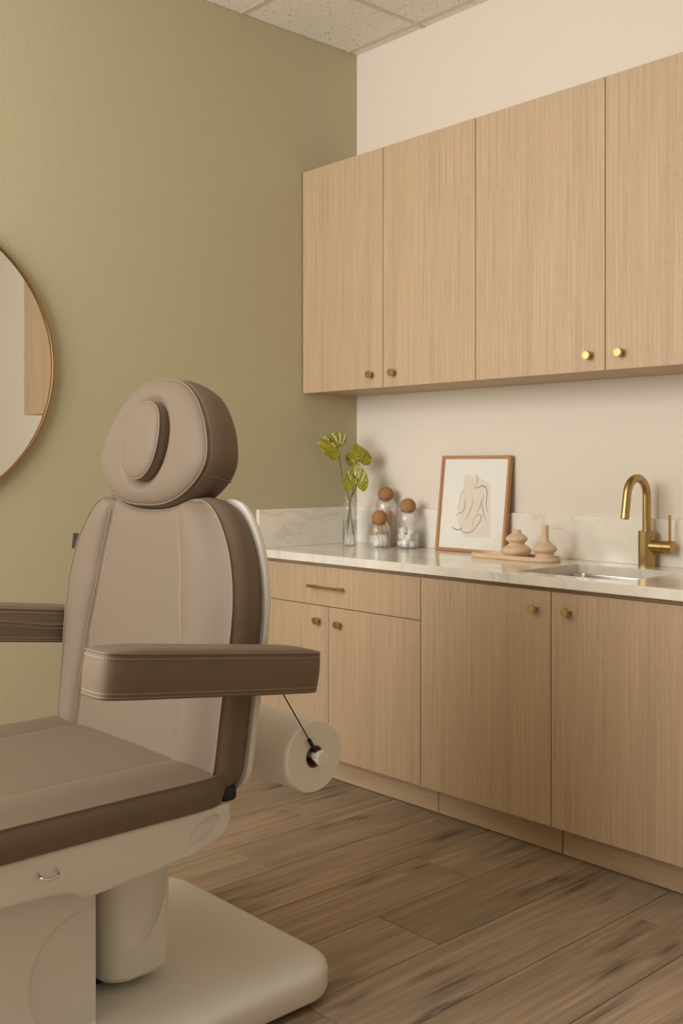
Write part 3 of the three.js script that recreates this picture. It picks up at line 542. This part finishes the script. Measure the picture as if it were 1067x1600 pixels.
// ---------------------------------------------------------------- on the worktop
{
  // leaning picture
  const W = 0.365, H = 0.396, fw = 0.0125, d = 0.018, p = thing('framed_print', 'oak framed line drawing of a bare back leaning on the wall', 'picture', [0.7375, CT + 0.0015, 0.0745]);
  p.rotation.x = -Math.atan2(0.0465, 0.392); p.rotation.order = 'YXZ';
  const bar = (x0, y0, x1, y1, sw) => box(x0, y0, -d, x1, y1, 0, 0.0012, x0 + y0, y0, sw);
  part(p, 'frame', merge([bar(-W / 2, 0, -W / 2 + fw, H, false), bar(W / 2 - fw, 0, W / 2, H, false), bar(-W / 2 + fw, 0, W / 2 - fw, fw, true), bar(-W / 2 + fw, H - fw, W / 2 - fw, H, true)]), M.oakDark, 'oak frame');
  part(p, 'backing', box(-W / 2 + fw, fw, -d + 0.001, W / 2 - fw, H - fw, -0.0095, 0), M.card);
  const cv = document.createElement('canvas'); cv.width = 680; cv.height = 740; const x = cv.getContext('2d');
  const m = ([a, b]) => { let u = 0, v = 0; for (let k = 0; k < 6; k++) { v = (b - 128 - 2 * u) / (957 + 48 * u); u = (a - 225 + 120 * v) / 668; } return [u * 680, v * 740]; };
  x.fillStyle = 'rgb(240,237,230)'; x.fillRect(0, 0, 680, 740);
  x.fillStyle = 'rgb(231,221,208)'; x.beginPath(); [[428, 300], [545, 318], [690, 405], [660, 985], [385, 985], [332, 850], [345, 740], [405, 440]].forEach((q, i) => i ? x.lineTo(...m(q)) : x.moveTo(...m(q))); x.closePath(); x.fill();
  x.strokeStyle = 'rgb(70,60,52)'; x.lineCap = 'round'; x.lineJoin = 'round';
  const curve = (pts, w) => { const c = new THREE.CatmullRomCurve3(pts.map(q => { const [a, b] = m(q); return V3(a, b, 0); })), n = pts.length * 14, g = c.getPoints(n); for (let i = 0; i < n; i++) { x.lineWidth = w * (0.35 + 0.65 * Math.sin(Math.PI * (i + 0.5) / n)); x.beginPath(); x.moveTo(g[i].x, g[i].y); x.lineTo(g[i + 1].x, g[i + 1].y); x.stroke(); } };
  curve([[553, 290], [558, 330], [556, 375], [545, 418]], 4.5);
  curve([[516, 405], [524, 435], [548, 447], [600, 425], [636, 440], [650, 480], [642, 560], [634, 640], [646, 708]], 5.5);
  curve([[425, 462], [392, 485], [372, 530], [358, 600], [340, 670], [336, 722]], 4);
  curve([[412, 550], [416, 600], [406, 660], [386, 704], [340, 724], [304, 758]], 4.5);
  curve([[500, 545], [492, 620], [466, 690], [432, 755], [408, 802]], 4);
  curve([[614, 528], [596, 575], [585, 610], [560, 668], [528, 722]], 5);
  curve([[585, 605], [594, 660], [606, 740], [622, 800]], 4.5);
  curve([[484, 858], [494, 800], [516, 755], [552, 735], [576, 752], [570, 790], [530, 850], [480, 910], [425, 934], [380, 922], [352, 892], [362, 868]], 4.5);
  curve([[258, 862], [285, 888], [322, 900], [356, 893], [372, 876]], 6);
  const tx = new THREE.CanvasTexture(cv); tx.colorSpace = THREE.SRGBColorSpace;
  const pr = new THREE.PlaneGeometry(W - 2 * fw, H - 2 * fw); pr.translate(0, H / 2, -0.009);
  part(p, 'print', pr, std({ map: tx, roughness: 0.85 }), 'line drawing of a bare back over a beige shape');
  part(p, 'glazing', box(-W / 2 + fw + 0.0002, fw + 0.0002, -0.0062, W / 2 - fw - 0.0002, H - fw - 0.0002, -0.0042, 0), M.glass);
}
{
  // tray with two small vases
  const tx = 1.05, tz = 0.168, hx = 0.195, hz = 0.06;
  const ring = (d, y) => rrect(hx - d, hz - d, hz - d - 0.0005, y, 0, 0, 14);
  const t = loft([ring(0.003, 0), ring(0, 0.003), ring(0, 0.015), ring(0.002, 0.0175), ring(0.007, 0.0175), ring(0.009, 0.016), ring(0.01, 0.008), ring(0.013, 0.006)]);
  single('tray', metreUV(t), M.travertine, 'long oval beige stone tray in front of the framed print', 'tray', [tx, CT + 0.0003, tz]);
  const g1 = smoothLathe([[0, 0.0005], [0.02, 0.0005], [0.034, 0.004], [0.049, 0.014], [0.0555, 0.027], [0.05, 0.038], [0.036, 0.047], [0.0295, 0.053], [0.033, 0.059], [0.0405, 0.067], [0.0405, 0.075], [0.031, 0.084], [0.0205, 0.091], [0.0165, 0.097], [0.0168, 0.103], [0.0155, 0.104], [0.0145, 0.1], [0.0145, 0.09]], 56, 110);
  single('vase', g1, M.ceramic, 'low double-bulb beige ceramic vase on the tray', 'vase', [1.062, CT + 0.0067, 0.172], 'beige ceramic vases on the tray');
  const g2 = smoothLathe([[0, 0.0005], [0.03, 0.0005], [0.036, 0.003], [0.037, 0.010], [0.034, 0.018], [0.031, 0.022], [0.034, 0.027], [0.042, 0.035], [0.0435, 0.043], [0.038, 0.051], [0.025, 0.060], [0.016, 0.068], [0.0132, 0.078], [0.0128, 0.1], [0.0128, 0.126], [0.012, 0.1285], [0.0108, 0.127], [0.0105, 0.11]], 56, 110);
  single('vase', g2, M.ceramic, 'taller bottle-necked beige ceramic vase on the tray', 'vase', [1.193, CT + 0.0067, 0.172], 'beige ceramic vases on the tray');
}
// jars
function thickLathe(c, t) {   // a profile run as a wall of thickness t, closed over a rounded lip
  const n = c.length, inner = c.map(([r, y], i) => { const a = c[Math.max(0, i - 1)], b = c[Math.min(n - 1, i + 1)], dx = b[0] - a[0], dy = b[1] - a[1], l = Math.hypot(dx, dy) || 1; return [Math.max(0, r - dy / l * t), y + dx / l * t]; });
  const e = c[n - 1], f = inner[n - 1], d = [(e[0] - c[n - 2][0]), (e[1] - c[n - 2][1])], l = Math.hypot(...d), lip = [(e[0] + f[0]) / 2 + d[0] / l * t * 0.5, (e[1] + f[1]) / 2 + d[1] / l * t * 0.5];
  inner[0][0] = 0;
  return new THREE.LatheGeometry([...c, lip, ...inner.reverse()].map(([r, y]) => new THREE.Vector2(r, y)), 64);
}
function jar(x, z, ballY, label) {
  const j = thing('glass_jar', label, 'jar', [x, CT + 0.0003, z], 'cork-stoppered glass jars');
  const R = 0.0465, h = ballY, pr = [[0, 0.001], [R - 0.008, 0.001], [R - 0.002, 0.003], [R, 0.009], [R, h - 0.06], [R - 0.0004, h - 0.05], [R - 0.0018, h - 0.04], [R - 0.0052, h - 0.0295], [R - 0.0098, h - 0.021], [0.0338, h - 0.0155], [0.0328, h - 0.0125]];
  const c = new THREE.CatmullRomCurve3(pr.map(([r, y]) => V3(r, y, 0)), false, 'centripetal').getPoints(70).map(p => [Math.max(0, p.x), p.y]);
  part(j, 'jar_glass', thickLathe(c, 0.0018), M.glassware);
  const b = new THREE.SphereGeometry(0.0345, 40, 28), p = b.attributes.position;
  for (let i = 0; i < p.count; i++) { const v = V3().fromBufferAttribute(p, i), y = v.y; if (y < -0.014) { const q = -0.014 + (y + 0.014) * 0.9; p.setY(i, q); } }
  b.computeVertexNormals(); const uv = b.attributes.uv; for (let i = 0; i < uv.count; i++) uv.setXY(i, uv.getX(i) * 0.216, uv.getY(i) * 0.108);
  part(j, 'cork_stopper', b, M.cork, 'round cork ball stopper').position.y = h + 0.003;
  return j;
}
jar(0.318, 0.166, 0.123, 'short glass jar of flat cotton rounds with a cork ball stopper');
jar(0.262, 0.072, 0.222, 'tall glass jar of wooden spatulas with a cork ball stopper, rearmost');
jar(0.424, 0.100, 0.176, 'glass jar of fluffy cotton balls with a cork ball stopper, right of the others');
{
  // cotton rounds standing on edge
  const pr = [[0, -0.0032], [0.021, -0.0034], [0.0245, -0.0024], [0.0258, 0], [0.0245, 0.0024], [0.021, 0.0034], [0, 0.0032]];
  const g = smoothLathe(pr, 36, 30); g.rotateX(Math.PI / 2);
  const dirs = V3(0.674, 0, -0.738);   // they lean over sideways, one against the next
  for (let i = 0; i < 4; i++) {
    const s = [-0.0185, -0.002, 0.009, 0.0195][i], o = single('cotton_round', g, M.cotton, 'flat white cotton round leaning in the short glass jar', 'cotton round', [0.318 + dirs.x * s, CT + 0.0302, 0.166 + dirs.z * s], 'cotton rounds in the short jar');
o.quaternion.setFromAxisAngle(V3(0.738, 0, 0.674), [0.42, 0.12, 0.1, 0.06][i]).multiply(new THREE.Quaternion().setFromAxisAngle(V3(0, 1, 0), -0.22 + [0.25, 0, 0.04, 0.02][i]));
  }
  // wooden spatulas
  const sh = new THREE.Shape(), w = 0.0085, Ls = 0.152; sh.moveTo(-w, w); sh.absarc(0, w, w, Math.PI, 0, false); sh.lineTo(w, Ls - w); sh.absarc(0, Ls - w, w, 0, Math.PI, false); sh.lineTo(-w, w);
  const sg = new THREE.ExtrudeGeometry(sh, { depth: 0.0016, bevelEnabled: false, curveSegments: 8 }); sg.translate(0, 0, -0.0008);
  const spots = [[-0.022, 0.022], [-0.003, 0.024], [0.017, 0.021], [-0.03, 0.006], [0.008, 0.007], [0.028, 0.005], [-0.025, -0.01], [-0.005, -0.008], [0.014, -0.011], [-0.013, -0.025], [0.012, -0.026]];
  spots.forEach(([a, b], i) => {
    const o = single('wooden_spatula', sg, i % 3 === 1 ? M.stickDark : M.stick, 'pale wooden spatula standing in the tall glass jar', 'spatula', [0.262 + 0.674 * a + 0.738 * b, CT + 0.0045, 0.072 - 0.738 * a + 0.674 * b], 'wooden spatulas in the tall jar');
    o.rotation.order = 'YXZ'; o.rotation.y = 0.83 + rr(-0.3, 0.3); o.rotation.x = rr(-0.03, 0.03); o.rotation.z = [0.09, -0.05, 0.06, 0.08, -0.07, 0.05, -0.06, 0.07, -0.05, 0.04, -0.06][i];
  });
  // cotton balls
  const balls = [0, 1, 2].map(k => { const b = new THREE.IcosahedronGeometry(0.0172, 12), p = b.attributes.position; for (let i = 0; i < p.count; i++) { const v = V3().fromBufferAttribute(p, i), n = v.clone().normalize(); const f = 0.86 + 0.26 * fbm(n.x * 0.5 + 0.5 + k * 0.31, n.y * 0.5 + 0.5 + n.z * 0.37, 5, 5, 3, 600 + k); v.multiplyScalar(f); p.setXYZ(i, v.x, v.y, v.z); } const c = mergeVertices(b.deleteAttribute('normal').deleteAttribute('uv')); c.computeVertexNormals(); return c; });
  let k = 0;
  [[0.021, 5, 0.027, 0], [0.047, 5, 0.0265, 0.6], [0.071, 4, 0.025, 0.2], [0.033, 1, 0, 0]].forEach(([y, n, rad, ph]) => { for (let i = 0; i < n; i++) { const a = i / n * Math.PI * 2 + ph, o = single('cotton_ball', balls[k % 3], M.cotton, 'fluffy white cotton ball heaped in the glass jar', 'cotton ball', [0.424 + rad * Math.cos(a), CT + y + (i % 2) * 0.004, 0.100 + rad * Math.sin(a)], 'cotton balls in the glass jar'); o.rotation.set(k, k * 2.1, k * 0.7); k++; } });
}
{
  // vase with three anthuriums
  const vx = 0.139, vz = 0.175, v = thing('glass_vase', 'slim clear glass vase half full of water in the corner', 'vase', [vx, CT + 0.0003, vz]);
  const pr = [[0, 0.001], [0.026, 0.001], [0.031, 0.004], [0.0325, 0.012], [0.0325, 0.15], [0.0315, 0.168], [0.0265, 0.183], [0.0225, 0.193], [0.0222, 0.206], [0.0235, 0.212]];
  const c = new THREE.CatmullRomCurve3(pr.map(([r, y]) => V3(r, y, 0)), false, 'centripetal').getPoints(80);
  part(v, 'vase_glass', thickLathe(c.map(p => [Math.max(0, p.x), p.y]), 0.0018), M.glassware);
  part(v, 'water', lathe([[0, 0.0032], [0.026, 0.0032], [0.0295, 0.007], [0.0305, 0.013], [0.0305, 0.114], [0, 0.114]], 56), M.water, 'clear water');
  const R = V3(0.674, 0, -0.738), U = V3(0, 1, 0), F = V3(0.738, 0, 0.674), B = (a, b, c2) => V3(0, 0, 0).addScaledVector(R, a).addScaledVector(U, b).addScaledVector(F, c2);
  function spathe(L, ws, fold, curl, ph) {
    const nt = 72, nr = 20, pos = [0, 0, 0], uv = [0, 0], idx = [];
    for (let i = 1; i <= nr; i++) for (let j = 0; j < nt; j++) {
      const t = j / nt * Math.PI * 2, s = i / nr, hx = Math.sign(Math.sin(t)) * 0.78 * Math.pow(Math.abs(Math.sin(t)), 2.1), hy = -(13 * Math.cos(t) - 5 * Math.cos(2 * t) - 2 * Math.cos(3 * t) - Math.cos(4 * t)) / 20 + 0.15;
      const x = hx * s * L * ws, y = hy * s * L, ax = Math.abs(x) / L;
      const vein = 0.0016 * Math.sin(Math.atan2(Math.abs(x), y + 0.3 * L) * 15 + s * 2) * sst(0.12, 0.6, s) + 0.0008 * Math.sin(s * 26 + j * 1.3) * sst(0.3, 0.7, s);
      const z = L * (fold * ax + 0.10 * Math.pow(ax, 2) - curl * Math.pow(y / L, 2) * (y > 0 ? 1 : 0.6)) + vein + 0.002 * Math.sin(t * 3 + ph) * s;
      pos.push(x, y, z); uv.push(x, y);
    }
    for (let j = 0; j < nt; j++) idx.push(0, 1 + (j + 1) % nt, 1 + j);
    for (let i = 0; i + 1 < nr; i++) for (let j = 0; j < nt; j++) { const a = 1 + i * nt + j, b = 1 + i * nt + (j + 1) % nt; idx.push(a, b + nt, a + nt, a, b, b + nt); }
    const g = new THREE.BufferGeometry(); g.setAttribute('position', new THREE.Float32BufferAttribute(pos, 3)); g.setAttribute('uv', new THREE.Float32BufferAttribute(uv, 2)); g.setIndex(idx); g.computeVertexNormals(); return g;
  }
  function flower(label, at, mid, nor, L, ws, fold, curl, spx, foot, bend) {
    const f = thing('anthurium', label, 'flower', [0, 0, 0], 'green anthuriums in the vase');
    const y = mid.clone().normalize(), z = nor.clone().addScaledVector(y, -nor.dot(y)).normalize(), x = y.clone().cross(z);
    const m4 = new THREE.Matrix4().makeBasis(x, y, z).setPosition(at);
    part(f, 'spathe', spathe(L, ws, fold, curl, L * 50).applyMatrix4(m4), M.leaf, 'glossy green heart-shaped spathe');
    const sp = y.clone().multiplyScalar(spx[0]).addScaledVector(z, spx[1]).addScaledVector(x, spx[2]).normalize(), s0 = at.clone().addScaledVector(z, 0.001), s1 = s0.clone().addScaledVector(sp, 0.024), s2 = s0.clone().addScaledVector(sp, 0.052);
    const rodT = (a, b, ra, rb) => { const g = new THREE.CylinderGeometry(rb, ra, a.distanceTo(b), 14), e = new THREE.SphereGeometry(rb, 12, 8).translate(0, a.distanceTo(b) / 2, 0), q = merge([g, e]); q.applyQuaternion(new THREE.Quaternion().setFromUnitVectors(V3(0, 1, 0), b.clone().sub(a).normalize())); q.translate((a.x + b.x) / 2, (a.y + b.y) / 2, (a.z + b.z) / 2); return q; };
    const sd = part(f, 'spadix', rodT(s0, s1, 0.0040, 0.0036), M.spadix); part(sd, 'spadix_tip', rodT(s1, s2, 0.0034, 0.002), M.spadixTip);
    const neck = V3(vx, CT + 0.2, vz).addScaledVector(R, bend[1]).addScaledVector(F, bend[2] ?? 0), low = at.clone().addScaledVector(z, -0.004).addScaledVector(y, -0.012);
    part(f, 'stem', tube([foot, foot.clone().lerp(neck, 0.5), neck, neck.clone().lerp(low, 0.55).addScaledVector(R, bend[0]), low, at.clone().addScaledVector(z, -0.001)], 0.0023, 60, 10), M.stem);
  }
  const foot = (a, b) => V3(vx, CT + 0.008, vz).addScaledVector(R, a).addScaledVector(F, b);
  flower('green anthurium leaning left toward the green wall, highest of the three', V3(0.128, 1.351, 0.252), B(-0.95, 0.36, 0.05), B(0.12, 0.3, 0.95), 0.086, 1.0, 0.16, 0.12, [0.75, 0.5, 0.35], foot(0.018, 0.008), [-0.006, -0.002, 0.004]);
  flower('green anthurium turned away from the room, at the upper right of the vase', V3(0.176, 1.296, 0.16), B(-0.12, 0.95, 0.22), B(0.18, 0.2, -0.95), 0.076, 0.98, 0.25, 0.05, [0.9, 0.5, 0.0], foot(-0.022, -0.004), [0.004, 0.005, -0.004]);
  flower('lowest green anthurium facing the room, just above the vase', V3(0.203, 1.196, 0.192), B(0.06, 0.99, -0.08), B(-0.28, 0.1, 0.93), 0.09, 0.84, 0.30, 0.12, [0.62, 0.75, -0.1], foot(-0.01, 0.01), [0.002, 0.003, 0.006]);
}
renderer.render(scene, camera);
